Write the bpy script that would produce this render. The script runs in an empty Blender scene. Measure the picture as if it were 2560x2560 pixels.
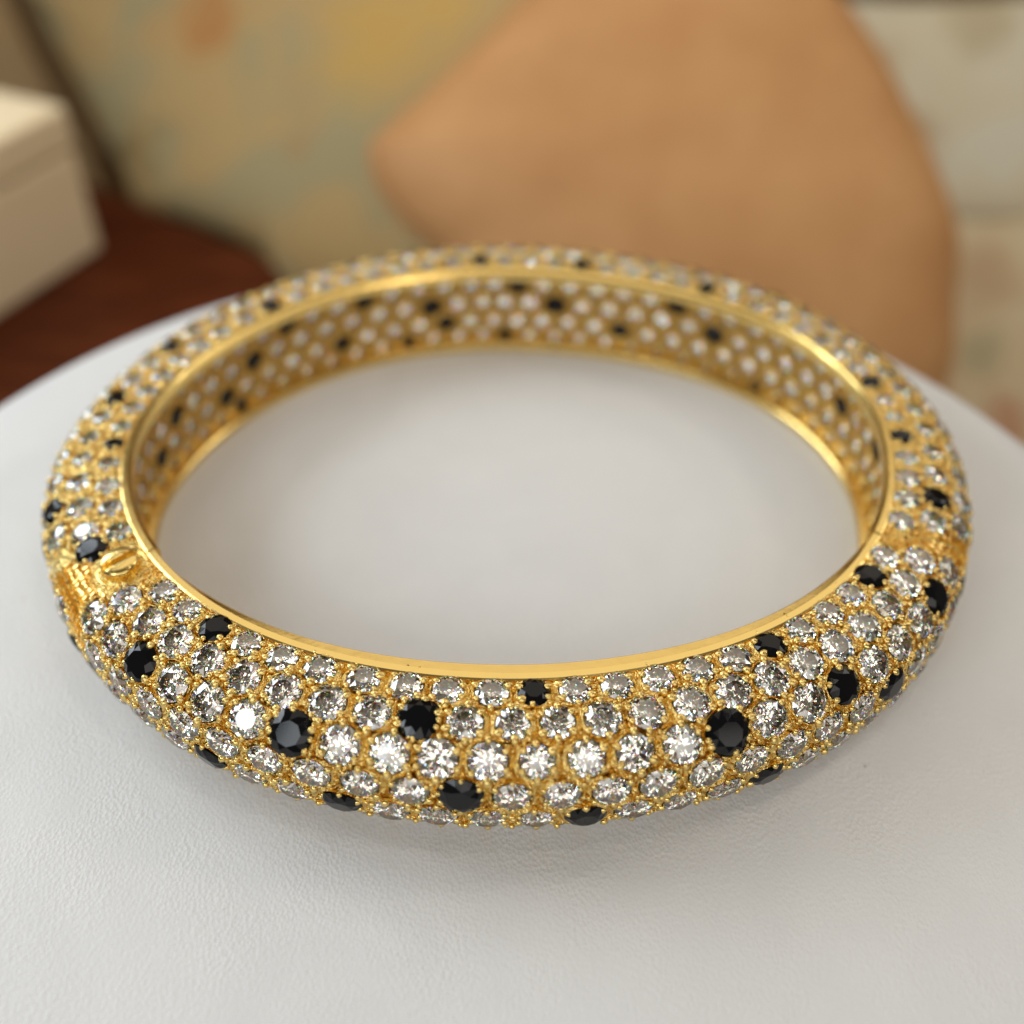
import bpy, bmesh, math, random
from mathutils import Vector, Matrix

random.seed(7)
PI = math.pi
sc = bpy.context.scene
sc.unit_settings.scale_length = 0.01          # one unit is one centimetre
COL = sc.collection

# ------------------------------------------------------------ camera
cam_d = bpy.data.cameras.new('camera')
cam = bpy.data.objects.new('camera', cam_d)
COL.objects.link(cam)
sc.camera = cam
CF = Vector((0.00100476, 0.72875766, -0.68477096))
CR = Vector((0.99989997, 0.00892863, 0.0109693))
CU = Vector((-0.01410803, 0.68471348, 0.72867579))
CR = (CR - CF * CR.dot(CF)).normalized()
CU = CR.cross(CF).normalized()
M = Matrix(((CR.x, CU.x, -CF.x), (CR.y, CU.y, -CF.y), (CR.z, CU.z, -CF.z))).to_4x4()
M.translation = Vector((-0.01274, -6.33675, 5.96746))
cam.matrix_world = M
cam_d.sensor_width = 36
cam_d.sensor_fit = 'HORIZONTAL'
cam_d.lens = 36.664
cam_d.clip_start = 0.05
cam_d.clip_end = 500
cam_d.dof.use_dof = True
cam_d.dof.focus_distance = 6.45
cam_d.dof.aperture_fstop = 0.155
cam_d.dof.aperture_blades = 0

# ------------------------------------------------------------ room light
world = bpy.data.worlds.new('World')
sc.world = world
world.use_nodes = True
bg = world.node_tree.nodes['Background']
bg.inputs[0].default_value = (0.92, 0.81, 0.67, 1)
bg.inputs[1].default_value = 0.15

def area(name, loc, target, sx, sy, power, color):
    l = bpy.data.lights.new(name, 'AREA')
    l.shape = 'RECTANGLE'
    l.size, l.size_y, l.energy, l.color = sx, sy, power, color
    o = bpy.data.objects.new(name, l)
    COL.objects.link(o)
    o.location = loc
    o.rotation_euler = (Vector(target) - Vector(loc)).to_track_quat('-Z', 'Y').to_euler()
    return o

# daylight window of six panes, to the left and a little behind
WC = Vector((-18, 6, 10))
wd = (Vector((0, 0, 0)) - WC).normalized()
wr = wd.cross(Vector((0, 0, 1))).normalized()
wu = wr.cross(wd)
for i in (-1, 0, 1):
    for j in (-0.5, 0.5):
        p = WC + wr * (i * 4.4) + wu * (j * 6.2)
        area('window_or_fill_light', p, p + wd, 3.7, 5.4, 480, (0.84, 0.93, 1.0))
# second window, near the photographer on the left
for i in (-0.5, 0.5):
    for j in (-0.5, 0.5):
        p = Vector((-11, -14, 12)) + Vector((0.8, -0.6, 0)) * i * 3.4 + Vector((0, 0, 1)) * j * 3.6
        area('window_or_fill_light', p, p + (Vector((0, 0, 0)) - Vector((-11, -14, 12))), 2.4, 2.9, 140, (0.86, 0.94, 1.0))
# added panel lights at the right, for contrast in the stones
for i in (-0.5, 0.5):
    p = Vector((22, 8, 13)) + Vector((-0.35, 0.94, 0)) * i * 5
    area('window_or_fill_light', p, p + (Vector((0, 0, 0)) - Vector((22, 8, 13))), 3.6, 6.0, 260, (0.98, 0.97, 0.95))
# added panel lights behind the camera, for stone contrast and softer front shadow
for i in range(4):
    for j in range(2):
        p = Vector((-13 + 9.5 * i, -25 + 1.2 * abs(i - 1.5), 9 + 10 * j))
        area('window_or_fill_light', p, p + (Vector((0, 0, 0)) - Vector((1, -25, 14))), 7.4, 7.4, 370, (0.98, 0.96, 0.92))
# added fill light standing in for a pale ceiling above and behind the table
area('ceiling_fill', (2, 17, 18), (2, 17, 0), 30, 30, 2600, (1.0, 0.91, 0.77))
area('glint_light', (13, 3, 13), (0, 1, 0), 2.2, 2.2, 200, (1.0, 0.84, 0.64))  # warm light from the right, added small for glints in the stones
area('glint_light', (4, -3, 17), (0, 0, 0), 1.6, 1.6, 160, (1.0, 0.9, 0.78))  # small overhead light, added for sparkle

sc.view_settings.view_transform = 'Standard'
sc.view_settings.look = 'None'
sc.view_settings.exposure = 0.0
sc.view_settings.gamma = 1.0
cy = sc.cycles
cy.max_bounces = 14
cy.transmission_bounces = 12
cy.glossy_bounces = 6
cy.diffuse_bounces = 3
cy.caustics_reflective = True
cy.caustics_refractive = True
cy.blur_glossy = 0.3
cy.sample_clamp_indirect = 12
cy.use_denoising = True
cy.use_adaptive_sampling = False

# ------------------------------------------------------------ materials
def nmat(name):
    m = bpy.data.materials.new(name)
    m.use_nodes = True
    nt = m.node_tree
    return m, nt, nt.nodes['Principled BSDF']

def N(nt, kind, **kw):
    n = nt.nodes.new(kind)
    for k, v in kw.items():
        if k.startswith('i_'):
            n.inputs[k[2:].replace('_', ' ')].default_value = v
        else:
            setattr(n, k, v)
    return n

def bump(nt, bsdf, height, strength, dist):
    b = N(nt, 'ShaderNodeBump')
    b.inputs['Strength'].default_value = strength
    b.inputs['Distance'].default_value = dist
    nt.links.new(height, b.inputs['Height'])
    nt.links.new(b.outputs[0], bsdf.inputs['Normal'])
    return b

def objco(nt):
    return N(nt, 'ShaderNodeTexCoord').outputs['Object']

def gold(name, rough, kind):
    m, nt, b = nmat(name)
    b.inputs['Base Color'].default_value = (0.87, 0.635, 0.225, 1)
    b.inputs['Metallic'].default_value = 1
    b.inputs['Roughness'].default_value = rough
    if kind == 'wall':          # unpolished and dulled; the inside's shade is also put into this colour
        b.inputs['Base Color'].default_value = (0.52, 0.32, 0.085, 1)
    co = objco(nt)
    if kind == 'cut':
        n1 = N(nt, 'ShaderNodeTexVoronoi', i_Scale=24.0)
        nt.links.new(co, n1.inputs['Vector'])
        n2 = N(nt, 'ShaderNodeTexNoise', i_Scale=45.0, i_Detail=3.0)
        nt.links.new(co, n2.inputs['Vector'])
        ad = N(nt, 'ShaderNodeMath', operation='ADD')
        nt.links.new(n1.outputs['Distance'], ad.inputs[0])
        nt.links.new(n2.outputs[0], ad.inputs[1])
        bump(nt, b, ad.outputs[0], 0.9, 0.02)
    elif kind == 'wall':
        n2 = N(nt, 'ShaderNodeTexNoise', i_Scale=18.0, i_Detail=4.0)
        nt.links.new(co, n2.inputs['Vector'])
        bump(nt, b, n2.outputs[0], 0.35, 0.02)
    else:
        n2 = N(nt, 'ShaderNodeTexNoise', i_Scale=9.0, i_Detail=8.0)
        nt.links.new(co, n2.inputs['Vector'])
        w = N(nt, 'ShaderNodeTexVoronoi', feature='DISTANCE_TO_EDGE', i_Scale=3.0)
        nz = N(nt, 'ShaderNodeTexNoise', i_Scale=2.0, i_Detail=1.0)
        nt.links.new(co, nz.inputs['Vector'])
        nt.links.new(nz.outputs['Color'], w.inputs['Vector'])
        ra = N(nt, 'ShaderNodeMapRange')
        ra.inputs['To Min'].default_value = rough * 0.7
        ra.inputs['To Max'].default_value = rough * 1.5
        nt.links.new(n2.outputs[0], ra.inputs['Value'])
        nt.links.new(ra.outputs[0], b.inputs['Roughness'])
        bump(nt, b, n2.outputs[0], 0.25, 0.01)
    return m

G_POL = gold('polished_gold', 0.2, 'pol')
G_CUT = gold('bright_cut_gold', 0.15, 'cut')
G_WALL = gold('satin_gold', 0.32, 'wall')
G_BEAD = gold('bead_gold', 0.16, 'bead')

def diamond_mat():
    m = bpy.data.materials.new('diamond')
    m.use_nodes = True
    nt = m.node_tree
    nt.nodes.clear()
    out = N(nt, 'ShaderNodeOutputMaterial')
    prev = None
    # a little dispersion: most of the light takes the middle index
    for col, ior in (((0.20, 0.02, 0.0, 1), 2.39), ((0.79, 0.935, 0.755, 1), 2.42), ((0.0, 0.02, 0.2, 1), 2.46)):
        g = N(nt, 'ShaderNodeBsdfGlass', distribution='BECKMANN')
        g.inputs['Color'].default_value = col
        g.inputs['Roughness'].default_value = 0.0
        g.inputs['IOR'].default_value = ior
        if prev is None:
            prev = g.outputs[0]
        else:
            a = N(nt, 'ShaderNodeAddShader')
            nt.links.new(prev, a.inputs[0])
            nt.links.new(g.outputs[0], a.inputs[1])
            prev = a.outputs[0]
    nt.links.new(prev, out.inputs[0])
    return m

DIA = diamond_mat()

m, nt, b = nmat('black_onyx')
b.inputs['Base Color'].default_value = (0.003, 0.003, 0.004, 1)
b.inputs['Roughness'].default_value = 0.06
b.inputs['IOR'].default_value = 1.5
b.inputs['Specular IOR Level'].default_value = 0.3
ONYX = m

# white pebbled leather of the display stand
m, nt, b = nmat('white_leather')
co = objco(nt)
v = N(nt, 'ShaderNodeTexVoronoi', i_Scale=40.0, i_Randomness=1.0)
mp = N(nt, 'ShaderNodeMapping')
mp.inputs['Scale'].default_value = (1.1, 0.9, 1)
mp.inputs['Rotation'].default_value = (0, 0, 0.35)
nt.links.new(co, mp.inputs['Vector'])
wz = N(nt, 'ShaderNodeTexNoise', i_Scale=7.0, i_Detail=2.0)
nt.links.new(mp.outputs[0], wz.inputs['Vector'])
mx = N(nt, 'ShaderNodeMix', data_type='VECTOR')
mx.inputs['Factor'].default_value = 0.015
nt.links.new(mp.outputs[0], mx.inputs[4])
nt.links.new(wz.outputs['Color'], mx.inputs[5])
nt.links.new(mx.outputs[1], v.inputs['Vector'])
n2 = N(nt, 'ShaderNodeTexNoise', i_Scale=2.2, i_Detail=3.0)
nt.links.new(co, n2.inputs['Vector'])
mul = N(nt, 'ShaderNodeMath', operation='MULTIPLY')
nt.links.new(v.outputs['Distance'], mul.inputs[0])
rr = N(nt, 'ShaderNodeMapRange')
rr.inputs['From Min'].default_value = 0.35
rr.inputs['From Max'].default_value = 0.7
rr.inputs['To Min'].default_value = 0.4
nt.links.new(n2.outputs[0], rr.inputs['Value'])
nt.links.new(rr.outputs[0], mul.inputs[1])
bump(nt, b, mul.outputs[0], 0.55, 0.010)
cr = N(nt, 'ShaderNodeValToRGB')
cr.color_ramp.elements[0].color = (0.73, 0.735, 0.74, 1)
cr.color_ramp.elements[1].color = (0.785, 0.785, 0.785, 1)
nt.links.new(n2.outputs[0], cr.inputs[0])
sp = N(nt, 'ShaderNodeTexVoronoi', i_Scale=1.7)
nt.links.new(co, sp.inputs['Vector'])
sr_ = N(nt, 'ShaderNodeMapRange')
sr_.inputs['From Min'].default_value = 0.012
sr_.inputs['From Max'].default_value = 0.022
nt.links.new(sp.outputs['Distance'], sr_.inputs['Value'])
sm = N(nt, 'ShaderNodeTexNoise', i_Scale=0.7, i_Detail=5.0, i_Distortion=1.2)
nt.links.new(co, sm.inputs['Vector'])
smr = N(nt, 'ShaderNodeMapRange')
smr.inputs['From Min'].default_value = 0.3
smr.inputs['From Max'].default_value = 0.62
smr.inputs['To Min'].default_value = 0.955
nt.links.new(sm.outputs[0], smr.inputs['Value'])
spm = N(nt, 'ShaderNodeMix', data_type='RGBA')
spm.inputs[6].default_value = (0.52, 0.49, 0.45, 1)
nt.links.new(sr_.outputs[0], spm.inputs['Factor'])
nt.links.new(cr.outputs[0], spm.inputs[7])
fin = N(nt, 'ShaderNodeMix', data_type='RGBA', blend_type='MULTIPLY')
fin.inputs['Factor'].default_value = 1
nt.links.new(spm.outputs[2], fin.inputs[6])
nt.links.new(smr.outputs[0], fin.inputs[7])
nt.links.new(fin.outputs[2], b.inputs['Base Color'])
b.inputs['Roughness'].default_value = 0.5
b.inputs['Specular IOR Level'].default_value = 0.35
LEATHER = m

# dark mahogany
m, nt, b = nmat('mahogany')
co = objco(nt)
mp = N(nt, 'ShaderNodeMapping')
mp.inputs['Scale'].default_value = (0.25, 1.6, 1)
mp.inputs['Rotation'].default_value = (0, 0, 0.5)
nt.links.new(co, mp.inputs['Vector'])
n1 = N(nt, 'ShaderNodeTexNoise', i_Scale=1.6, i_Detail=6.0, i_Distortion=0.8)
nt.links.new(mp.outputs[0], n1.inputs['Vector'])
cr = N(nt, 'ShaderNodeValToRGB')
cr.color_ramp.elements[0].position = 0.3
cr.color_ramp.elements[0].color = (0.04, 0.007, 0.002, 1)
cr.color_ramp.elements[1].position = 0.7
cr.color_ramp.elements[1].color = (0.12, 0.027, 0.007, 1)
nt.links.new(n1.outputs[0], cr.inputs[0])
nt.links.new(cr.outputs[0], b.inputs['Base Color'])
b.inputs['Roughness'].default_value = 0.5
b.inputs['Specular IOR Level'].default_value = 0.1
WOOD = m

def plain(name, c0, c1, scale, rough=0.7, bs=0.3, spec=0.3):
    m, nt, b = nmat(name)
    co = objco(nt)
    n1 = N(nt, 'ShaderNodeTexNoise', i_Scale=scale, i_Detail=5.0)
    nt.links.new(co, n1.inputs['Vector'])
    cr = N(nt, 'ShaderNodeValToRGB')
    cr.color_ramp.elements[0].position = 0.3
    cr.color_ramp.elements[0].color = c0 + (1,)
    cr.color_ramp.elements[1].position = 0.7
    cr.color_ramp.elements[1].color = c1 + (1,)
    nt.links.new(n1.outputs[0], cr.inputs[0])
    nt.links.new(cr.outputs[0], b.inputs['Base Color'])
    b.inputs['Roughness'].default_value = rough
    b.inputs['Specular IOR Level'].default_value = spec
    n2 = N(nt, 'ShaderNodeTexNoise', i_Scale=scale * 7, i_Detail=5.0)
    nt.links.new(co, n2.inputs['Vector'])
    bump(nt, b, n2.outputs[0], bs, 0.12)
    return m

TAN = plain('tan_leather', (0.54, 0.265, 0.10), (0.63, 0.335, 0.135), 0.6, 0.6)
CARD = plain('cream_card', (0.84, 0.68, 0.44), (0.88, 0.72, 0.49), 0.5, 0.75, 0.1)
DRAB = plain('tan_upholstery', (0.50, 0.34, 0.17), (0.56, 0.39, 0.21), 0.35)
CORDM = plain('shade_piping', (0.045, 0.02, 0.006), (0.08, 0.035, 0.01), 1.0)  # piping coloured dark to draw the shadow gap between the left cushions
COLUMN = plain('white_leather_side', (0.66, 0.66, 0.65), (0.7, 0.7, 0.69), 2.0, 0.5)
BROWN = plain('brown_upholstery', (0.16, 0.085, 0.025), (0.22, 0.12, 0.04), 0.5)

def printed_fabric(name, base, leaf, spots, origin):
    """woven fabric with painterly printed flowers at given places (object space)"""
    m, nt, b = nmat(name)
    co = objco(nt)
    n0 = N(nt, 'ShaderNodeTexNoise', i_Scale=0.4, i_Detail=5.0)
    nt.links.new(co, n0.inputs['Vector'])
    mc = N(nt, 'ShaderNodeMix', data_type='RGBA')
    mc.inputs[6].default_value = base + (1,)
    mc.inputs[7].default_value = leaf + (1,)
    r0 = N(nt, 'ShaderNodeMapRange', interpolation_type='SMOOTHSTEP')
    r0.inputs['From Min'].default_value = 0.42
    r0.inputs['From Max'].default_value = 0.6
    nt.links.new(n0.outputs[0], r0.inputs['Value'])
    nt.links.new(r0.outputs[0], mc.inputs['Factor'])
    cur = mc.outputs[2]
    # wobble of the petals
    nz = N(nt, 'ShaderNodeTexNoise', i_Scale=1.1, i_Detail=2.0)
    nt.links.new(co, nz.inputs['Vector'])
    sub = N(nt, 'ShaderNodeVectorMath', operation='SUBTRACT')
    sub.inputs[1].default_value = (0.5, 0.5, 0.5)
    nt.links.new(nz.outputs['Color'], sub.inputs[0])
    scl = N(nt, 'ShaderNodeVectorMath', operation='SCALE')
    scl.inputs['Scale'].default_value = 1.6
    nt.links.new(sub.outputs[0], scl.inputs[0])
    add = N(nt, 'ShaderNodeVectorMath', operation='ADD')
    nt.links.new(co, add.inputs[0])
    nt.links.new(scl.outputs[0], add.inputs[1])
    for pos, rad, colr in spots:
        d = N(nt, 'ShaderNodeVectorMath', operation='DISTANCE')
        d.inputs[1].default_value = Vector(pos) - origin
        nt.links.new(add.outputs[0], d.inputs[0])
        r1 = N(nt, 'ShaderNodeMapRange', interpolation_type='SMOOTHSTEP')
        r1.inputs['From Min'].default_value = rad * 1.6
        r1.inputs['From Max'].default_value = rad * 0.45
        r1.inputs['To Max'].default_value = 0.95
        nt.links.new(d.outputs['Value'], r1.inputs['Value'])
        mx_ = N(nt, 'ShaderNodeMix', data_type='RGBA')
        nt.links.new(r1.outputs[0], mx_.inputs['Factor'])
        nt.links.new(cur, mx_.inputs[6])
        mx_.inputs[7].default_value = colr + (1,)
        cur = mx_.outputs[2]
    nt.links.new(cur, b.inputs['Base Color'])
    b.inputs['Roughness'].default_value = 0.85
    b.inputs['Specular IOR Level'].default_value = 0.15
    n2 = N(nt, 'ShaderNodeTexNoise', i_Scale=10.0)
    nt.links.new(co, n2.inputs['Vector'])
    bump(nt, b, n2.outputs[0], 0.3, 0.03)
    return m

RUST, PEACH, OCHRE, OLIVE, MIST = (0.56, 0.25, 0.08), (0.64, 0.36, 0.14), (0.66, 0.42, 0.13), (0.24, 0.14, 0.03), (0.42, 0.38, 0.24)
SPOTS_L = [((-7.99, 23.38, -3.95), 1.08, RUST), ((-9.27, 23.6, -4.32), 0.88, PEACH), ((-3.47, 21.56, -3.94), 1.52, OCHRE), ((-2.0, 21.69, -3.04), 1.3, OCHRE),
           ((-7.13, 22.24, -4.93), 0.57, PEACH), ((-8.0, 21.97, -5.7), 0.73, PEACH), ((-5.3, 21.3, -5.17), 0.85, PEACH), ((-5.3, 20.56, -6.08), 0.71, RUST),
           ((-6.14, 21.06, -5.88), 0.64, PEACH), ((-10.05, 21.89, -6.82), 0.8, OLIVE), ((-5.68, 22.45, -3.94), 0.8, MIST), ((-8.41, 21.73, -6.2), 0.44, RUST)]
SPOTS_R = [((9.96, 24.61, -5.58), 0.93, (0.62, 0.42, 0.25)), ((11.03, 23.0, -7.08), 1.0, (0.55, 0.38, 0.22)), ((13.2, 24.88, -4.29), 0.91, (0.62, 0.52, 0.34))]
SPOTS_S = [((12.65, 18.62, -8.82), 1.01, (0.66, 0.48, 0.29)), ((13.07, 15.59, -11.17), 0.7, (0.62, 0.30, 0.16)), ((12.15, 17.04, -10.16), 0.7, (0.48, 0.44, 0.26))]

# ------------------------------------------------------------ helpers
def link_mesh(name, me, mat, parent=None, smooth=False):
    if mat:
        me.materials.append(mat)
    if smooth:
        for p in me.polygons:
            p.use_smooth = True
    o = bpy.data.objects.new(name, me)
    COL.objects.link(o)
    if parent:
        o.parent = parent
    return o

def build(name, verts, faces, mat, parent=None, smooth=False):
    me = bpy.data.meshes.new(name)
    me.from_pydata([tuple(v) for v in verts], [], faces)
    me.update()
    return link_mesh(name, me, mat, parent, smooth)

def tag(o, label=None, cat=None, kind=None, group=None):
    if label: o['label'] = label
    if cat: o['category'] = cat
    if kind: o['kind'] = kind
    if group: o['group'] = group
    return o

def thing(name, label, cat, loc=(0, 0, 0)):
    o = bpy.data.objects.new(name, None)
    COL.objects.link(o)
    o.location = loc
    return tag(o, label, cat)

# ------------------------------------------------------------ setting: mahogany table
def slab(name, poly, z1, z0, mat, bev=0.25):
    bm = bmesh.new()
    vs = [bm.verts.new((x, y, z1)) for x, y in poly]
    f = bm.faces.new(vs)
    r = bmesh.ops.extrude_face_region(bm, geom=[f])
    for e in r['geom']:
        if isinstance(e, bmesh.types.BMVert):
            e.co.z = z0
    bmesh.ops.recalc_face_normals(bm, faces=bm.faces)
    if bev:
        bmesh.ops.bevel(bm, geom=list(bm.edges), offset=bev, segments=3, affect='EDGES', profile=0.5)
    me = bpy.data.meshes.new(name)
    bm.to_mesh(me)
    bm.free()
    return link_mesh(name, me, mat)

corner = [(-5.25, 13.05), (-4.93, 12.75), (-4.68, 12.35), (-4.55, 11.9)]
poly = [(-24, 26.4)] + corner + [(-4.3, 9.5), (-3.2, 5), (7, 3.5), (8, -14), (-24, -14)]
t = slab('wooden_table', poly, -5, -7, WOOD, 0.2)
tag(t, 'dark red mahogany table top under the white stand', 'table')
fl = build('floor', [(-80, -60, -24), (80, -60, -24), (80, 90, -24), (-80, 90, -24)], [(0, 1, 2, 3)], BROWN)
tag(fl, kind='structure')
wl = build('wall', [(-80, 60, -24), (80, 60, -24), (80, 60, 60), (-80, 60, 60)], [(0, 1, 2, 3)], DRAB)
tag(wl, kind='structure')

# ------------------------------------------------------------ display stand
def lathe(name, prof, cx, cy_, mat, parent=None, seg=192, smooth=True):
    verts, faces = [], []
    for r, z in prof:
        for k in range(seg):
            a = 2 * PI * k / seg
            verts.append((cx + r * math.cos(a), cy_ + r * math.sin(a), z))
    for i in range(len(prof) - 1):
        for k in range(seg):
            k2 = (k + 1) % seg
            faces.append((i * seg + k, i * seg + k2, (i + 1) * seg + k2, (i + 1) * seg + k))
    verts.append((cx, cy_, prof[-1][1]))
    c = len(verts) - 1
    l = (len(prof) - 1) * seg
    for k in range(seg):
        faces.append((l + k, l + (k + 1) % seg, c))
    return build(name, verts, faces, mat, parent, smooth)

SX, SY = -0.166, -1.17
st = thing('display_stand', 'round white leather covered stand carrying the gold bangle', 'stand', (SX, SY, -5))
prof = [(2.5, -1.3), (5.2, -1.3), (5.42, -1.2), (5.5, -0.95), (5.5, -0.4)]
for k in range(1, 9):
    a = k / 8 * PI / 2
    prof.append((5.12 + 0.38 * math.cos(a), -0.4 + 0.397 * math.sin(a)))
prof += [(4.6, -0.001), (3, 0.0), (1, 0.0), (0.02, 0.0)]
o = lathe('stand_top', prof, 0, 0, LEATHER, st)
o.location = (0, 0, 5)
o = lathe('column', [(3.0, 0.0), (3.0, 0.25), (2.6, 0.35), (2.45, 1.0), (2.45, 3.6), (0.02, 3.6)], 0, 0, COLUMN, st, 64)

# ------------------------------------------------------------ the bangle: plan and profile
A_, PSI, B_, NN, W0, H = 2.9, 0.07753, 2.35048, 1.8714, 0.108, 0.8717
T_, MM, W1 = 0.600, 2.7, -0.03568
QQ = [-0.00221, 0.0133, -0.0014, -0.01237, -0.03309, 0.01562, -0.00722, 0.00502]
PLIFT = 0.012                       # the pave rests on the beads

def plan(thd, off, band=False):
    th = math.radians(thd)
    ct, s_ = math.cos(th), math.sin(th)
    e = 2 / NN
    x = A_ * math.copysign(abs(ct) ** e, ct)
    y = B_ * math.copysign(abs(s_) ** e, s_)
    nx = math.copysign(abs(x / A_) ** (NN - 1), ct) / A_
    ny = math.copysign(abs(y / B_) ** (NN - 1), s_) / B_
    L = math.hypot(nx, ny)
    for i, k in enumerate((1, 3, 4, 5)):
        off += QQ[2 * i] * math.cos(k * th) + QQ[2 * i + 1] * math.sin(k * th)
    if band:
        off += W1 * math.cos(2 * th)
    x += off * nx / L
    y += off * ny / L
    c, s = math.cos(PSI), math.sin(PSI)
    return c * x - s * y, s * x + c * y

NP = 400
_pr, _pz, _ps = [], [], [0.0]
for i in range(NP):
    ph = PI / 2 - PI * i / (NP - 1)
    _pr.append(T_ * abs(math.cos(ph)) ** (2 / MM))
    _pz.append(H / 2 + H / 2 * math.copysign(abs(math.sin(ph)) ** (2 / MM), math.sin(ph)))
    if i:
        _ps.append(_ps[-1] + math.hypot(_pr[-1] - _pr[-2], _pz[-1] - _pz[-2]))
SLEN = _ps[-1]
import bisect
def prof_at(s):
    s = min(max(s, 0), SLEN)
    i = min(max(bisect.bisect_left(_ps, s), 1), NP - 1)
    t_ = (s - _ps[i - 1]) / max(1e-9, _ps[i] - _ps[i - 1])
    return _pr[i - 1] + t_ * (_pr[i] - _pr[i - 1]), _pz[i - 1] + t_ * (_pz[i] - _pz[i - 1])

def S(th, s):
    r, z = prof_at(s)
    x, y = plan(th, W0 + r, True)
    return Vector((x, y, z))

def frame_at(surf, th, s, h=0.01, ds=0.06):
    p = surf(th, s)
    tu = (surf(th + .5, s) - surf(th - .5, s)).normalized()
    tv = (surf(th, s + ds) - surf(th, s - ds)).normalized()
    n = tu.cross(tv).normalized()
    return p, tu, tv, n

p_, _, _, n_ = frame_at(S, 270, SLEN / 2)
SG = 1 if n_.y < 0 else -1

def Wl(th, z):
    # recessed inner wall, slightly hollow
    o = 0.085 + 0.05 * math.sin(PI * min(max(z / H, 0), 1))
    x, y = plan(th, o)
    return Vector((x, y, z))
p_, _, _, n_ = frame_at(Wl, 90, H / 2)
SGW = 1 if n_.y < 0 else -1         # at the back the inner wall looks towards -y

# --- stone lattice read off the photograph (degrees round, row by row)
SROW = [0.092, 0.30, 0.52, 0.755, 0.995, 1.235, 1.46, 1.665]
SB = [0.0] + [(SROW[i] + SROW[i + 1]) / 2 for i in range(7)] + [SLEN]
FE = [218.2, 223.0, 228.0, 232.8, 237.8, 242.7, 248.1, 253.2, 258.1, 263.4, 268.7, 274.3, 279.5, 284.6, 289.6, 294.5, 299.4, 304.1, 308.9, 313.6, 318.3, 322.8]
FO = [215.5, 220.5, 225.3, 230.3, 235.2, 240.2, 245.3, 250.4, 255.5, 260.6, 266.0, 271.5, 276.8, 281.8, 287.0, 292.0, 296.8, 301.5, 306.2, 311.0, 315.9, 320.6, 325.5]
EB = [331.2, 336.6, 341.8, 347.3, 353.2, 359.3, 365.3, 371.0]
EB += [371.0 + (410.3 - 371.0) / 8 * k for k in range(1, 9)]
EB += [410.3 + (433.2 - 410.3) / 5 * k for k in range(1, 6)]
EB += [438.1, 443.0, 448.0, 453.2, 458.3, 463.3, 468.2, 473.1, 477.7, 482.2]
EB += [482.2 + (508.8 - 482.2) / 5 * k for k in range(1, 6)]
EB += [513.8, 519.0, 524.1, 529.2, 534.8, 540.5, 546.3, 552.3, 557.9, 563.6]
OB = [(a + b_) / 2 for a, b_ in zip(EB, EB[1:])]
def seam(s):
    # the joints are cut square: y is constant across them (left, right)
    def solve(y0, lo, hi):
        flo = S(lo, s).y - y0
        for _ in range(30):
            mid = (lo + hi) / 2
            if (S(mid, s).y - y0) * flo > 0: lo = mid
            else: hi = mid
        return (lo + hi) / 2
    return solve(-1.42, 190, 235), solve(-1.13, 305, 345)
rows = []                           # (half, row, [thetas])
for r in range(8):
    sl, sr = seam(SROW[r])
    even = r % 2 == 0
    f = list(FE if even else FO)
    if r == 2: f = [213.6] + f
    if r in (4, 6): f = [208.4, 213.3] + f
    if r == 3: f = [206.2] + f
    if r in (5, 7): f = [210.4] + f
    if r == 2: f += [327.6]
    if r in (4, 6): f += [327.9]
    if r in (3, 5): f += [330.3]
    f = [t_ for t_ in f if sl + 1.9 < t_ < sr - 1.9]
    b_ = list(EB if even else OB)
    if r == 1: b_ = b_ + [564.4]
    if r in (1, 7): pass
    b_ = [t_ for t_ in b_ if sr + 1.9 < t_ < sl + 360 - (1.4 if r == 1 else 1.9)]
    rows.append(('front', r, f))
    rows.append(('rear', r, b_))

BLACK = [(227.8, 0), (223.5, 2), (208.6, 4), (243.0, 2), (255.5, 1), (268.7, 0), (260.5, 3), (248.0, 4), (234.2, 4),
         (273.8, 4), (289.0, 2), (299.5, 0), (303.8, 2), (310.6, 3), (296.9, 4), (318.5, 0), (322.4, 2), (339.5, 1),
         (353.0, 0), (371.0, 0), (564.4, 1), (540.8, 0), (526.6, 1), (511.0, 1), (491.0, 0), (453.2, 0), (433.2, 0),
         (410.3, 0), (383, 3), (402, 2), (421, 4), (445, 2), (466, 3), (500, 3), (533, 3), (551, 2), (350, 4), (362, 2),
         (230, 6), (252, 6), (284, 6), (312, 6), (340, 7), (400, 6), (430, 6), (470, 6), (520, 6)]
BIG = {(243.0, 2), (255.5, 1), (260.5, 3), (289.0, 2)}
def nearest_black(th, r):
    for bt, br in BLACK:
        if br == r and abs(bt - th) < 2.4:
            return 2 if (bt, br) in BIG else 1
    return 0

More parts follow.
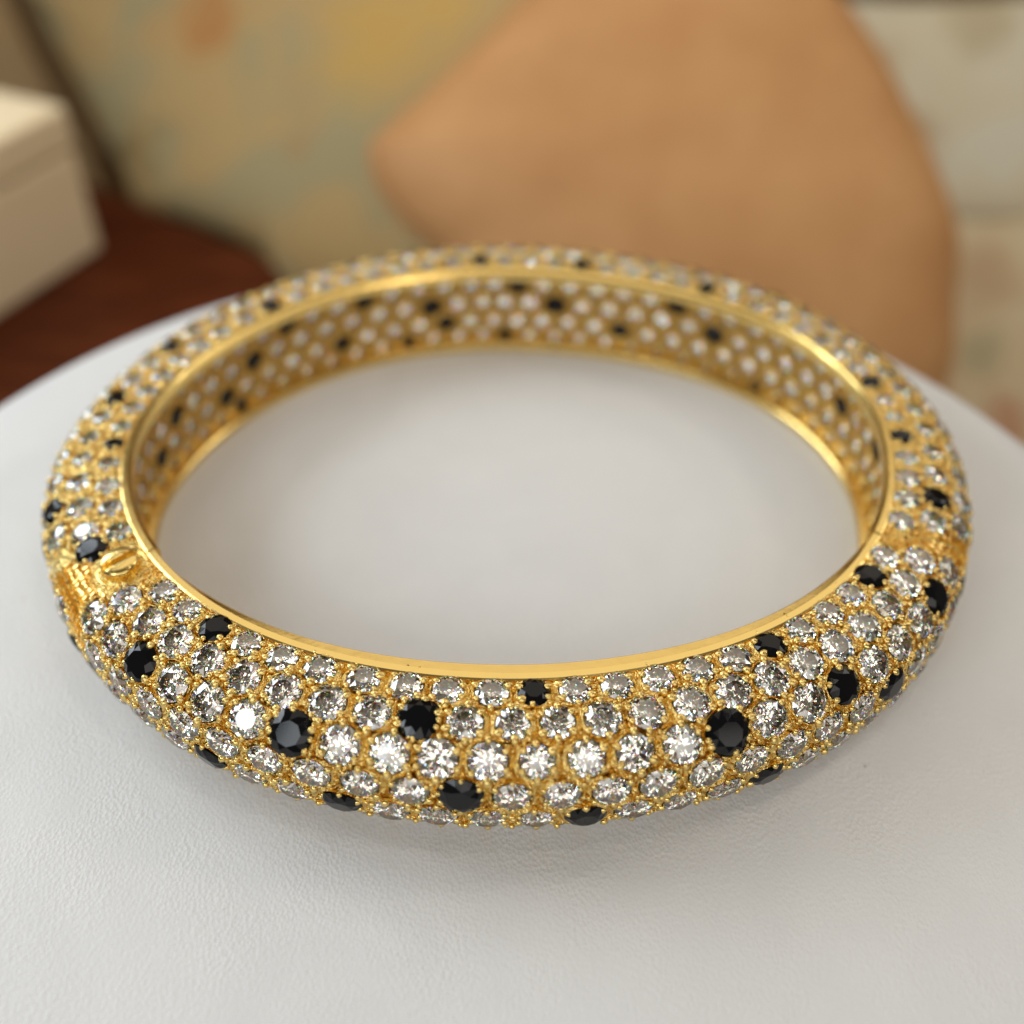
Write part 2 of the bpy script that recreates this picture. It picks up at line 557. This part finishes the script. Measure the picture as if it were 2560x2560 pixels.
# --- one gold cell with a conical seat
def cell(verts, faces, surf, sg, q, tc, sc_, rad, depth, hb, jit):
    """q = four corners (tL,sT),(tR,sT),(tR,sB),(tL,sB)."""
    p, tu, tv, n = frame_at(surf, tc, sc_)
    n = n * sg
    nseg = 5
    bnd = []
    for a in range(4):
        (t0, s0), (t1, s1) = q[a], q[(a + 1) % 4]
        for k in range(nseg):
            f = k / nseg
            bnd.append((t0 + (t1 - t0) * f, s0 + (s1 - s0) * f))
    base = len(verts)
    nb = len(bnd)
    ang = []
    for (tt, ss) in bnd:
        pp, _, _, nn = frame_at(surf, tt, ss)
        verts.append(pp - nn * sg * hb)
        d = pp - p
        ang.append(math.atan2(d.dot(tv), d.dot(tu)))
    rings = [(1.30, 0.004), (1.08, 0.012), (0.985, -0.004), (0.86, -0.05), (0.42, -depth)]
    for fr, hh in rings:
        for a in ang:
            j = random.uniform(-jit, jit) if fr > 1 else 0
            rr = rad * fr
            verts.append(p + (tu * math.cos(a) + tv * math.sin(a)) * rr + n * (hh + j) - n * (rr * rr * 0.35 if fr > 1 else rad * rad * .3))
    # pull the outermost ring inside the cell
    for k in range(nb):
        b0 = verts[base + k]
        r1 = verts[base + nb + k]
        r2 = verts[base + 2 * nb + k]
        if (b0 - p).length < (r1 - p).length * 1.04:
            verts[base + nb + k] = r2.lerp(b0, 0.5)
    for ri in range(len(rings)):
        for k in range(nb):
            k2 = (k + 1) % nb
            faces.append((base + ri * nb + k, base + ri * nb + k2, base + (ri + 1) * nb + k2, base + (ri + 1) * nb + k))
    faces.append(tuple(base + len(rings) * nb + k for k in range(nb)))

def blank(verts, faces, surf, sg, t0a, t0b, t1a, t1b, s0, s1, hb, jit):
    nt_ = max(1, int(max(abs(t1a - t0a), abs(t1b - t0b)) / 0.5))
    ns = 6
    base = len(verts)
    for i in range(ns + 1):
        f = i / ns
        for j in range(nt_ + 1):
            g = j / nt_
            tt = (t0a + (t0b - t0a) * f) * (1 - g) + (t1a + (t1b - t1a) * f) * g
            ss = s0 + (s1 - s0) * f
            pp, _, _, nn = frame_at(surf, tt, ss)
            edge = i in (0, ns) or j in (0, nt_)
            verts.append(pp - nn * sg * (hb if edge else random.uniform(-jit, jit)))
    for i in range(ns):
        for j in range(nt_):
            a = base + i * (nt_ + 1) + j
            faces.append((a, a + 1, a + nt_ + 2, a + nt_ + 1))

BANG = thing('bangle', 'oval gold bangle pave set with clear diamonds and black spots lying on the stand', 'bangle', (0, 0, 0))
BANG.location = (0, 0, 0.022)

shells = {'front': ([], []), 'rear': ([], [])}
stones = []                          # (pos, tu, tv, n, radius, black, th, row)
cells = {'front': [], 'rear': []}
for half, r, ths in rows:
    V, Fc = shells[half]
    sT, sB_ = SB[r], SB[r + 1]
    (slT, srT), (slB, srB) = seam(sT), seam(sB_)
    if half == 'front':
        lo, hi = (slT + .05, slB + .05), (srT - .05, srB - .05)
    else:
        lo, hi = (srT + .05, srB + .05), (slT + 360 - .05, slB + 360 - .05)
    bl = [ths[0] - 2.5] + [(a + b_) / 2 for a, b_ in zip(ths, ths[1:])] + [ths[-1] + 2.6]
    # clip wide gaps
    segs = []
    for i, t_ in enumerate(ths):
        L, R = max(bl[i], t_ - 2.9), min(bl[i + 1], t_ + 2.9)
        segs.append([L, R, t_])
    Lb = [max(segs[0][0], lo[0]), max(segs[0][0], lo[1])]
    Rb = [min(segs[-1][1], hi[0]), min(segs[-1][1], hi[1])]
    blank(V, Fc, S, SG, lo[0], lo[1], Lb[0], Lb[1], sT, sB_, 0.01, 0.006)
    blank(V, Fc, S, SG, Rb[0], Rb[1], hi[0], hi[1], sT, sB_, 0.01, 0.006)
    for i, (L, R, t_) in enumerate(segs):
        p, tu, tv, n = frame_at(S, t_, SROW[r])
        pitch = (S(t_ + 2.5, SROW[r]) - S(t_ - 2.5, SROW[r])).length
        rad = min(0.415 * pitch, [0.101, 0.115, 0.120, 0.121, 0.119, 0.115, 0.106, 0.092][r])
        rad *= random.uniform(0.96, 1.03)
        bk = nearest_black(t_, r)
        if bk:
            rad *= 1.16 if bk == 2 else 1.04
        q = [(L, sT), (R, sT), (R, sB_), (L, sB_)]
        if i == 0: q[0], q[3] = (Lb[0], sT), (Lb[1], sB_)
        if i == len(segs) - 1: q[1], q[2] = (Rb[0], sT), (Rb[1], sB_)
        cell(V, Fc, S, SG, q, t_, SROW[r], rad, 0.16, 0.014, 0.004)
        if i and segs[i][0] - segs[i - 1][1] > 0.05:
            blank(V, Fc, S, SG, segs[i - 1][1], segs[i - 1][1], segs[i][0], segs[i][0], sT, sB_, 0.01, 0.006)
        stones.append([p, tu, tv, n * SG, rad, bk, t_, r])
for half in ('front', 'rear'):
    V, Fc = shells[half]
    o = build('gold_shell', V, Fc, G_CUT, BANG)
    o['label'] = half + ' half of the pave set gold shell'

# --- polished bands at the top and bottom edges, one per half
def sweep(name, pf, t0, t1, mat, parent, step=1.0, caps=True, tsl=None):
    n = max(2, int((t1 - t0) / step))
    verts, faces = [], []
    for i in range(n + 1):
        tt = t0 + (t1 - t0) * i / n
        for o_, z, wf in pf(tt):
            th = tt
            if tsl:
                th += tsl(o_ + (W0 if wf else 0)) * (1 if i == 0 else -1 if i == n else 0) * 0
            x, y = plan(th, o_, wf)
            verts.append((x, y, z))
    k = len(pf(t0))
    for i in range(n):
        for j in range(k):
            j2 = (j + 1) % k
            faces.append((i * k + j, i * k + j2, (i + 1) * k + j2, (i + 1) * k + j))
    if caps:
        faces.append(tuple(range(k)))
        faces.append(tuple(n * k + j for j in reversed(range(k))))
    return build(name, verts, faces, mat, parent)

def top_pf(half):
    def f(t_):
        d = 0.0
        if half == 'front':
            d = 0.065 * math.exp(-(t_ - 210) / 8) + 0.02 * math.exp(-(326 - t_) / 6)
        w = W0 + 0.004
        return [(w, H - .05, True), (w, H + .004, True), (w - .012, H + .010, True), (w * .52, H + .013, True), (w * .46, H + .004, True),
                (.018 + d, H - .006, False), (.004 + d, H - .018, False), (d, H - .035, False), (d, H - .08, False), (.012 + d, H - .095, False), (.15, H - .105, False)]
    return f
def bot_pf(half):
    def f(t_):
        w = W0 + 0.004
        return [(w, .05, True), (w, -.004, True), (w - .012, -.01, True), (.02, -.01, False), (.004, .0, False),
                (0, .015, False), (0, .06, False), (.012, .075, False), (.05, .087, False), (.15, .09, False)]
    return f
for half, t0, t1 in (('front', 210.4, 326.2), ('rear', 326.6, 570.05)):
    o = sweep('top_band', top_pf(half), t0, t1, G_POL, BANG)
    o['label'] = 'polished upper edge of the ' + half + ' half'
    sweep('bottom_band', bot_pf(half), t0, t1, G_POL, BANG)

# --- inner wall with drilled openings
IROW = [0.665, 0.46, 0.265, 0.125]
IB = [0.79, 0.56, 0.36, 0.19, 0.06]
IBLACK = [(85.2, 0), (113.5, 0), (105.5, 1), (137.2, 1), (122.8, 2), (157, 1), (144.2, 2), (144.2, 3), (129, 0), (98, 2), (167, 2), (77.5, 1), (64.8, 2),
          (46, 1), (54, 0), (17.2, 1), (37.8, 3), (1.5, 1), (108.8, 3), (87.8, 3)]
backs = []
for half, t0, t1 in (('front', 210.4, 326.2), ('rear', 326.6, 570.05)):
    V, Fc = [], []
    for r in range(4):
        n = int(round((t1 - t0) / 5.03))
        st_ = (t1 - t0) / n
        ths = [t0 + st_ * (i + (.5 if r % 2 else 0.98)) for i in range(n)]
        ths = [t_ for t_ in ths if t_ < t1 - 1.5]
        if half == 'rear':       # line the openings up with those seen in the photograph
            ref = 445.2 if r % 2 == 0 else 447.8
            dd = min((t_ - ref for t_ in ths), key=abs)
            ths = [t_ - dd for t_ in ths if t0 + 2.0 < t_ - dd < t1 - 2.0]
        L0 = ths[0] - 2.2
        R0 = ths[-1] + 2.2
        for a, b_ in ((t0, L0), (R0, t1)):
            if b_ > a:
                blank(V, Fc, Wl, SGW, a, a, b_, b_, IB[r], IB[r + 1], 0, 0.0)
        for i, t_ in enumerate(ths):
            L = L0 if i == 0 else (ths[i - 1] + t_) / 2
            R = R0 if i == len(ths) - 1 else (ths[i + 1] + t_) / 2
            zc = IROW[r]
            bk = any(br == r and abs((bt if bt > 325 else bt + 360) - t_) < 2.55 for bt, br in IBLACK)
            rad = [0.074, 0.076, 0.067, 0.048][r] * random.uniform(0.93, 1.05) * (1.3 if bk else 1)
            cell(V, Fc, Wl, SGW, [(L, IB[r]), (R, IB[r]), (R, IB[r + 1]), (L, IB[r + 1])], t_, zc, rad, 0.075, 0.0, 0.0)
            p, tu, tv, n3 = frame_at(Wl, t_, zc)
            backs.append([p, tu, tv, n3 * SGW, rad, bk, t_, r, half])
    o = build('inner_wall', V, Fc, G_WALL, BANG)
    o['label'] = 'drilled inner wall of the ' + half + ' half'

# --- brilliant cut stone of unit radius (girdle at z = 0)
def brilliant(table=0.55, hc=0.30, dp=0.86):
    P = []
    def ring(r, z, n, off):
        s0 = len(P)
        for k in range(n):
            a = (k + off) * 2 * PI / n
            P.append((r * math.cos(a), r * math.sin(a), z))
        return s0
    T = ring(table, hc, 8, 0)
    rm = (1 + table) / 2 * 1.0
    xm = rm * math.cos(PI / 8)
    Mi = ring(rm, hc * (1 - xm) / (1 - table) + 0.03, 8, 0.5)
    GU = ring(1.0, 0.02, 16, 0)
    GL = ring(1.0, -0.02, 16, 0)
    PM = ring(0.24, -dp * (1 - 0.24 * math.cos(PI / 8)), 8, 0.5)
    cu = len(P)
    P.append((0, 0, -dp))
    F = [tuple(T + k for k in range(8))]
    for k in range(8):
        k1 = (k + 1) % 8
        km = (k - 1) % 8
        F.append((T + k, Mi + k, T + k1))
        F.append((T + k, Mi + km, GU + 2 * k)); F.append((T + k, GU + 2 * k, Mi + k))
        F.append((Mi + k, GU + 2 * k, GU + 2 * k + 1))
        F.append((Mi + k, GU + 2 * k + 1, GU + (2 * k + 2) % 16))
        F.append((PM + k, GL + 2 * k + 1, GL + 2 * k))
        F.append((PM + k, GL + (2 * k + 2) % 16, GL + 2 * k + 1))
        F.append((GL + 2 * k, PM + km, PM + k)); F.append((cu, PM + k, PM + km))
    for k in range(16):
        k1 = (k + 1) % 16
        F.append((GU + k, GL + k, GL + k1, GU + k1))
    return P, F
BRP, BRF = brilliant()
bm = bmesh.new()
vs = [bm.verts.new(v_) for v_ in BRP]
for f in BRF: bm.faces.new([vs[i] for i in f])
bmesh.ops.recalc_face_normals(bm, faces=bm.faces)
me_d = bpy.data.meshes.new('diamond')
bm.to_mesh(me_d)
me_d.materials.append(DIA)
BRF = [tuple(p.vertices) for p in me_d.polygons]
me_k = me_d.copy(); me_k.name = 'black_stone'
me_k.materials.clear(); me_k.materials.append(ONYX)
bm.free()

CAMP = Vector((-0.01274, -6.33675, 5.96746))
def basis(tu, n, spin, rad, pos, tilt=0.0):
    n = (n + tu * random.uniform(-tilt, tilt) + tu.cross(n) * random.uniform(-tilt, tilt)).normalized()
    x = (tu - n * tu.dot(n)).normalized()
    y = n.cross(x)
    x2 = x * math.cos(spin) + y * math.sin(spin)
    y2 = n.cross(x2)
    m4 = Matrix(((x2.x, y2.x, n.x), (x2.y, y2.y, n.y), (x2.z, y2.z, n.z))).to_4x4()
    return Matrix.Translation(pos) @ m4 @ Matrix.Diagonal((rad, rad, rad, 1))

def facing(p, n):
    d = CAMP - p
    return n.dot(d.normalized()) / d.length

def place(name, me, mtx):
    o = bpy.data.objects.new(name, me)
    COL.objects.link(o)
    o.parent = BANG
    o.matrix_local = mtx
    return o

def joined(name, items, P, F, mat, label=None):
    V, Fc = [], []
    for mtx in items:
        b0 = len(V)
        V += [mtx @ Vector(v_) for v_ in P]
        Fc += [tuple(b0 + i for i in f) for f in F]
    o = build(name, V, Fc, mat, BANG)
    o['kind'] = 'stuff'
    if label: o['label'] = label
    return o

clear = [s_ for s_ in stones if not s_[5]]
clear.sort(key=lambda s_: -facing(s_[0], s_[3]))
rest = []
for i, (p, tu, tv, n, rad, bk, t_, r) in enumerate(clear):
    mtx = basis(tu, n, random.uniform(0, PI), rad, p + n * 0.004, 0.07)
    if i < 300:
        place('diamond', me_d, mtx)
    else:
        rest.append(mtx)
joined('diamond_pave', rest, BRP, BRF, DIA, 'the remaining small diamonds')
for (p, tu, tv, n, rad, bk, t_, r) in stones:
    if bk:
        place('black_stone', me_k, basis(tu, n, random.uniform(0, PI), rad * 1.05, p + n * 0.006, 0.08))

# pavilions showing through the openings of the inner wall
for (p, tu, tv, n, rad, bk, t_, r, half) in backs:
    if half == 'rear':
        place('black_stone_back' if bk else 'diamond_back', me_k if bk else me_d, basis(tu, n, random.uniform(0, PI), rad * 0.97, p - n * 0.012, 0.1))

# --- gold beads that hold the stones
def bead_mesh(sub):
    bm = bmesh.new()
    bmesh.ops.create_icosphere(bm, subdivisions=sub, radius=1)
    P = [v_.co.copy() for v_ in bm.verts]
    F = [tuple(v_.index for v_ in f.verts) for f in bm.faces]
    bm.free()
    return P, F
BP, BF = bead_mesh(2)
me_b = bpy.data.meshes.new('prong_bead')
me_b.from_pydata([tuple(v_) for v_ in BP], [], BF)
me_b.materials.append(G_BEAD)
for p in me_b.polygons: p.use_smooth = True
beads = []
for (p, tu, tv, n, rad, bk, t_, r) in stones:
    tvv = n.cross(tu)
    angs = [30 + 60 * k for k in range(6)]
    if bk: angs += [0, 180] if bk == 2 else []
    for a in angs:
        a = math.radians(a + random.uniform(-9, 9))
        d = (tu * math.cos(a) + tvv * math.sin(a))
        q = p + d * (rad * (random.uniform(0.90, 1.0) if bk else random.uniform(0.98, 1.10))) + n * random.uniform(0.006, 0.016) - n * rad * rad * .3
        if r == 0 and abs(math.sin(a)) > .8 and (q - S(t_, 0.0)).length < (q - S(t_, 0.3)).length:
            continue
        br = random.uniform(0.019, 0.030)
        mtx = Matrix.Translation(q)
        y = n.cross(d)
        mtx = mtx @ Matrix(((d.x, y.x, n.x), (d.y, y.y, n.y), (d.z, y.z, n.z))).to_4x4()
        mtx = mtx @ Matrix.Diagonal((br * random.uniform(1.0, 1.35), br, br * random.uniform(.9, 1.15), 1))
        beads.append((facing(q, n), mtx))
    # small chips of metal raised between neighbours
    for k in range(4):
        a = random.uniform(0, 2 * PI)
        d = (tu * math.cos(a) + tvv * math.sin(a))
        q = p + d * (rad * random.uniform(1.15, 1.38)) - n * 0.008
        br = random.uniform(0.009, 0.020)
        y = n.cross(d)
        mtx = Matrix.Translation(q) @ Matrix(((d.x, y.x, n.x), (d.y, y.y, n.y), (d.z, y.z, n.z))).to_4x4() @ Matrix.Diagonal((br * 1.6, br, br * 1.2, 1))
        beads.append((-9, mtx))
beads.sort(key=lambda b_: -b_[0])
for f_, mtx in beads[:300]:
    place('prong_bead', me_b, mtx)
BP1, BF1 = bead_mesh(1)
o = joined('bead_grain', [b_[1] for b_ in beads[300:]], BP1, BF1, G_BEAD)
for p in o.data.polygons: p.use_smooth = True

# --- engraved plates: right joint and around the screw
bars = []
def bar(t_, s_, ang, l, w):
    p, tu, tv, n = frame_at(S, t_, s_)
    n = n * SG
    x = tu * math.cos(ang) + n.cross(tu) * math.sin(ang)
    y = n.cross(x)
    bars.append(Matrix.Translation(p + n * 0.002) @ Matrix(((x.x, y.x, n.x), (x.y, y.y, n.y), (x.z, y.z, n.z))).to_4x4() @ Matrix.Diagonal((l, w, random.uniform(.020, .030), 1)))
SCT, SCS = 210.2, 0.185
SCP = S(SCT, SCS)
def free(q, m_):
    return all((q - s0[0]).length > s0[4] + m_ for s0 in stones) and (q - SCP).length > 0.21
for i in range(34):
    s_ = 0.03 + i * 0.05
    a, b_ = seam(s_)
    for k in range(16):
        # woven hatch: runs of three strokes, alternately along and across
        for t_ in (a + .5 + k * 0.8, b_ + 3.2 - k * 0.8, b_ - .5 - k * .8 if k > 20 else None):
            if t_ is None or abs(t_ - a) < .25 or abs(t_ - b_) < .3: continue
            q = S(t_, s_)
            if not free(q, 0.03): continue
            al = ((k // 2) + (i // 2)) % 2
            bar(t_ + random.uniform(-.1, .1), s_ + random.uniform(-.006, .006), (0 if al else PI / 2) + random.uniform(-.12, .12), random.uniform(.019, .026), random.uniform(.008, .012))
CP = [(-1, -1, -1), (1, -1, -1), (1, 1, -1), (-1, 1, -1), (-.7, -.6, 1), (.7, -.6, 1), (.7, .6, 1), (-.7, .6, 1)]
CF_ = [(4, 5, 6, 7), (0, 1, 5, 4), (1, 2, 6, 5), (2, 3, 7, 6), (3, 0, 4, 7)]
joined('engraving', bars, CP, CF_, G_POL, 'milled chips of gold beside the joints')

# --- screw with its slot
p, tu, tv, n = frame_at(S, SCT, SCS, ds=0.1)
n = n * SG
x = Vector((0.80, 0.60, 0)); x = (x - n * x.dot(n)).normalized(); y = n.cross(x)
def loc(u, v_, w): return p + x * u + y * v_ + n * w
RS = 0.130
V, Fc = [], []
NG = 56
for j in range(NG + 1):
    for i in range(NG + 1):
        a, b_ = 2 * i / NG - 1, 2 * j / NG - 1
        # pull rows onto the slot walls so they stay crisp
        xx = a * math.sqrt(1 - b_ * b_ / 2)
        yy = b_ * math.sqrt(1 - a * a / 2)
        rr = min(1, math.hypot(xx, yy))
        hgt = 0.046 + 0.034 * (1 - rr ** 5) ** 0.5
        wv = abs(yy) * RS
        cut = min(1, max(0, (0.036 - wv) / 0.010))
        hgt -= cut * 0.075
        V.append(loc(xx * RS, yy * RS, hgt))
for j in range(NG):
    for i in range(NG):
        q = j * (NG + 1) + i
        Fc.append((q, q + 1, q + NG + 2, q + NG + 1))
ring_ = [i for i in range(NG)] + [j * (NG + 1) + NG for j in range(NG)] + [NG * (NG + 1) + i for i in range(NG, 0, -1)] + [j * (NG + 1) for j in range(NG, 0, -1)]
low = len(V)
for a in ring_:
    V.append(V[a] - n * 0.10)
for k in range(len(ring_)):
    k2 = (k + 1) % len(ring_)
    Fc.append((ring_[k], low + k, low + k2, ring_[k2]))
sk = build('screw', V, Fc, G_POL, BANG, True)
sk['label'] = 'slotted screw head on the left joint'
# raised collar round the screw
V, Fc = [], []
pf = [(RS + .016, -.06), (RS + .024, -.016), (RS + .028, -.008), (RS + .036, -.008), (RS + .048, -.014), (RS + .058, -.06)]
for k in range(48):
    a = 2 * PI * k / 48
    for rr, hh in pf: V.append(loc(rr * math.cos(a), rr * math.sin(a), hh))
for k in range(48):
    k2 = (k + 1) % 48
    for j in range(len(pf) - 1):
        Fc.append((k * 6 + j, k2 * 6 + j, k2 * 6 + j + 1, k * 6 + j + 1))
build('screw_collar', V, Fc, G_POL, BANG, True)

# ------------------------------------------------------------ background things
def cushion(name, o_, n_, outline, thick, mat, label, cat, power=3.0, wav=0.0, seam_mat=None):
    n = Vector(n_).normalized()
    u = Vector((0, 0, 1)).cross(n).normalized()
    v = n.cross(u)
    # smooth closed outline (Catmull-Rom)
    P = [Vector(q).to_2d() if len(q) > 2 else Vector(q) for q in outline]
    pts = []
    m_ = len(P)
    for i in range(m_):
        p0, p1, p2, p3 = P[i - 1], P[i], P[(i + 1) % m_], P[(i + 2) % m_]
        for k in range(8):
            t_ = k / 8
            pts.append(0.5 * ((2 * p1) + (p2 - p0) * t_ + (2 * p0 - 5 * p1 + 4 * p2 - p3) * t_ ** 2 + (3 * p1 - p0 - 3 * p2 + p3) * t_ ** 3))
    c = sum(pts, Vector((0, 0))) / len(pts)
    O = Vector(o_)
    V, Fc = [], []
    K = len(pts)
    levels = []
    R = 14
    for i in range(R + 1):
        a = i / R * PI / 2
        levels.append((math.sin(a), math.cos(a)))
    ctr = O + u * c.x + v * c.y
    def ringv(rho, h):
        for q in pts:
            w_ = c + (q - c) * rho
            V.append(u * (w_.x - c.x) + v * (w_.y - c.y) + n * h)
    seq = [(s0, thick * (1 - s0 ** power) ** 0.5) for s0, _ in levels[1:]]
    seq += [(s0, -thick * (1 - s0 ** power) ** 0.5) for s0, _ in reversed(levels[1:-1])]
    V.append(n * thick)
    for rho, h in seq: ringv(rho, h)
    V.append(n * -thick)
    for k in range(K):
        Fc.append((0, 1 + k, 1 + (k + 1) % K))
        for i in range(len(seq) - 1):
            a, b_ = 1 + i * K, 1 + (i + 1) * K
            Fc.append((a + k, b_ + k, b_ + (k + 1) % K, a + (k + 1) % K))
        l = 1 + (len(seq) - 1) * K
        Fc.append((l + k, len(V) - 1, l + (k + 1) % K))
    root = thing(name, label, cat, ctr)
    if isinstance(mat, tuple):
        mat = printed_fabric(mat[0], mat[1], mat[2], mat[3], ctr)
    build('cover', V, Fc, mat, root, True)
    # piping round the seam
    e = [u * (q.x - c.x) + v * (q.y - c.y) for q in pts]
    V2, F2 = [], []
    for k in range(K):
        tg = (e[(k + 1) % K] - e[k - 1]).normalized()
        sd = tg.cross(n)
        for j in range(6):
            a = j * PI / 3
            V2.append(e[k] + (sd * math.cos(a) + n * math.sin(a)) * 0.09)
    for k in range(K):
        for j in range(6):
            F2.append((k * 6 + j, ((k + 1) % K) * 6 + j, ((k + 1) % K) * 6 + (j + 1) % 6, k * 6 + (j + 1) % 6))
    build('piping', V2, F2, seam_mat or mat, root, True)
    return root

cushion('floral_cushion', (-6.06, 21.48, -5.33), (-0.3, -0.741, 0.601),
        [(-9.33, 2.72), (-8.74, 1.31), (-6.91, -0.52), (-4.87, -2.57), (-4.03, -3.46), (-2.03, -3.6), (-0.05, -3.94), (1.35, -4.88), (1.91, -6.51), (5.53, -6.23), (7.61, -2.72), (9.02, 1.46), (8.57, 5.13), (-0.41, 5.01)],
        0.9, ('sage_floral_fabric', (0.58, 0.40, 0.18), (0.46, 0.385, 0.21), SPOTS_L), 'sage green cushion with orange flowers behind the dark table', 'cushion', 4, seam_mat=CORDM)
cushion('tan_cushion', (2.94, 13.64, -3.43), (-0.1, -0.747, 0.657),
        [(-5.87, 0.31), (-5.97, -0.11), (-5.69, -0.74), (-5.03, -1.45), (-4.12, -2.14), (-2.87, -3.56), (1.17, -5.99), (4.76, -5.2), (5.91, -3.62), (5.87, -1.95), (5.78, -0.71), (5.3, 0.39), (4.61, 1.58), (3.75, 2.86), (2.82, 3.84), (1.06, 4.78), (-1.54, 4.54), (-2.94, 3.52), (-4.02, 2.28), (-5.01, 1.2)],
        1.2, TAN, 'large smooth tan leather cushion behind the bangle', 'cushion', 2.4)
cushion('pale_floral_cushion', (12.58, 23.11, -6.48), (-0.196, -0.736, 0.648),
        [(-5.07, 2.88), (-1.42, 3.44), (4.82, 4.01), (6.67, 1.53), (7.0, -1.33), (4.74, -2.1), (1.27, -2.5), (-3.9, -2.9), (-6.08, 0.05)],
        0.45, ('pale_floral_fabric', (0.78, 0.69, 0.50), (0.80, 0.75, 0.60), SPOTS_R), 'pale grey floral cushion at the upper right', 'cushion', 6)
cushion('seat_cushion', (12.54, 16.77, -10.31), (-0.12, -0.62, 0.775),
        [(-5.35, 4.1), (-0.37, 4.15), (5.64, 5.1), (8.44, 1.1), (6.41, -6.12), (0.14, -7.83), (-5.65, -5.19), (-7.15, 0.6)],
        0.5, ('cream_floral_fabric', (0.76, 0.60, 0.38), (0.80, 0.68, 0.46), SPOTS_S), 'cream cushion with pink flowers below the pale grey one', 'cushion', 6)
cushion('backrest_cushion', (-15.85, 29.02, -6.08), (0.148, -0.742, 0.653),
        [(-5.12, 4.9), (-1.32, 4.77), (-0.64, 1.39), (0.05, -0.85), (0.86, -2.96), (1.55, -4.74), (1.38, -7.34), (-6.7, -6.66)],
        0.6, DRAB, 'tan upholstered cushion behind the cream box', 'cushion', 6, seam_mat=CORDM)

# cream box with a lid, standing on the table
BX = Vector((-8.5, 13.2, -5))
fd = Vector((-0.41, -0.912, 0)); bd = Vector((-0.912, 0.41, 0))
box = thing('cream_box', 'cream cardboard box with a lid on the dark table', 'box', BX)
def rbox(name, mat, parent, a0, a1, b0, b1, z0, z1, bev):
    bm = bmesh.new()
    c8 = [bm.verts.new(fd * a + bd * b_ + Vector((0, 0, z))) for z in (z0, z1) for a, b_ in ((a0, b0), (a1, b0), (a1, b1), (a0, b1))]
    for f in ((0, 1, 2, 3), (4, 5, 6, 7), (0, 1, 5, 4), (1, 2, 6, 5), (2, 3, 7, 6), (3, 0, 4, 7)):
        bm.faces.new([c8[i] for i in f])
    bmesh.ops.recalc_face_normals(bm, faces=bm.faces)
    bmesh.ops.bevel(bm, geom=list(bm.edges), offset=bev, segments=3, affect='EDGES', profile=0.5)
    me = bpy.data.meshes.new(name)
    bm.to_mesh(me); bm.free()
    return link_mesh(name, me, mat, parent)
rbox('box_base', CARD, box, 0.05, 7, 0.05, 3.6, 0, 2.15, 0.12)
rbox('lid', CARD, box, 0, 7.05, 0, 3.65, 2.22, 3.0, 0.12)

print('stones', len(stones), 'clear', len(clear), 'beads', len(beads), 'SLEN', SLEN)
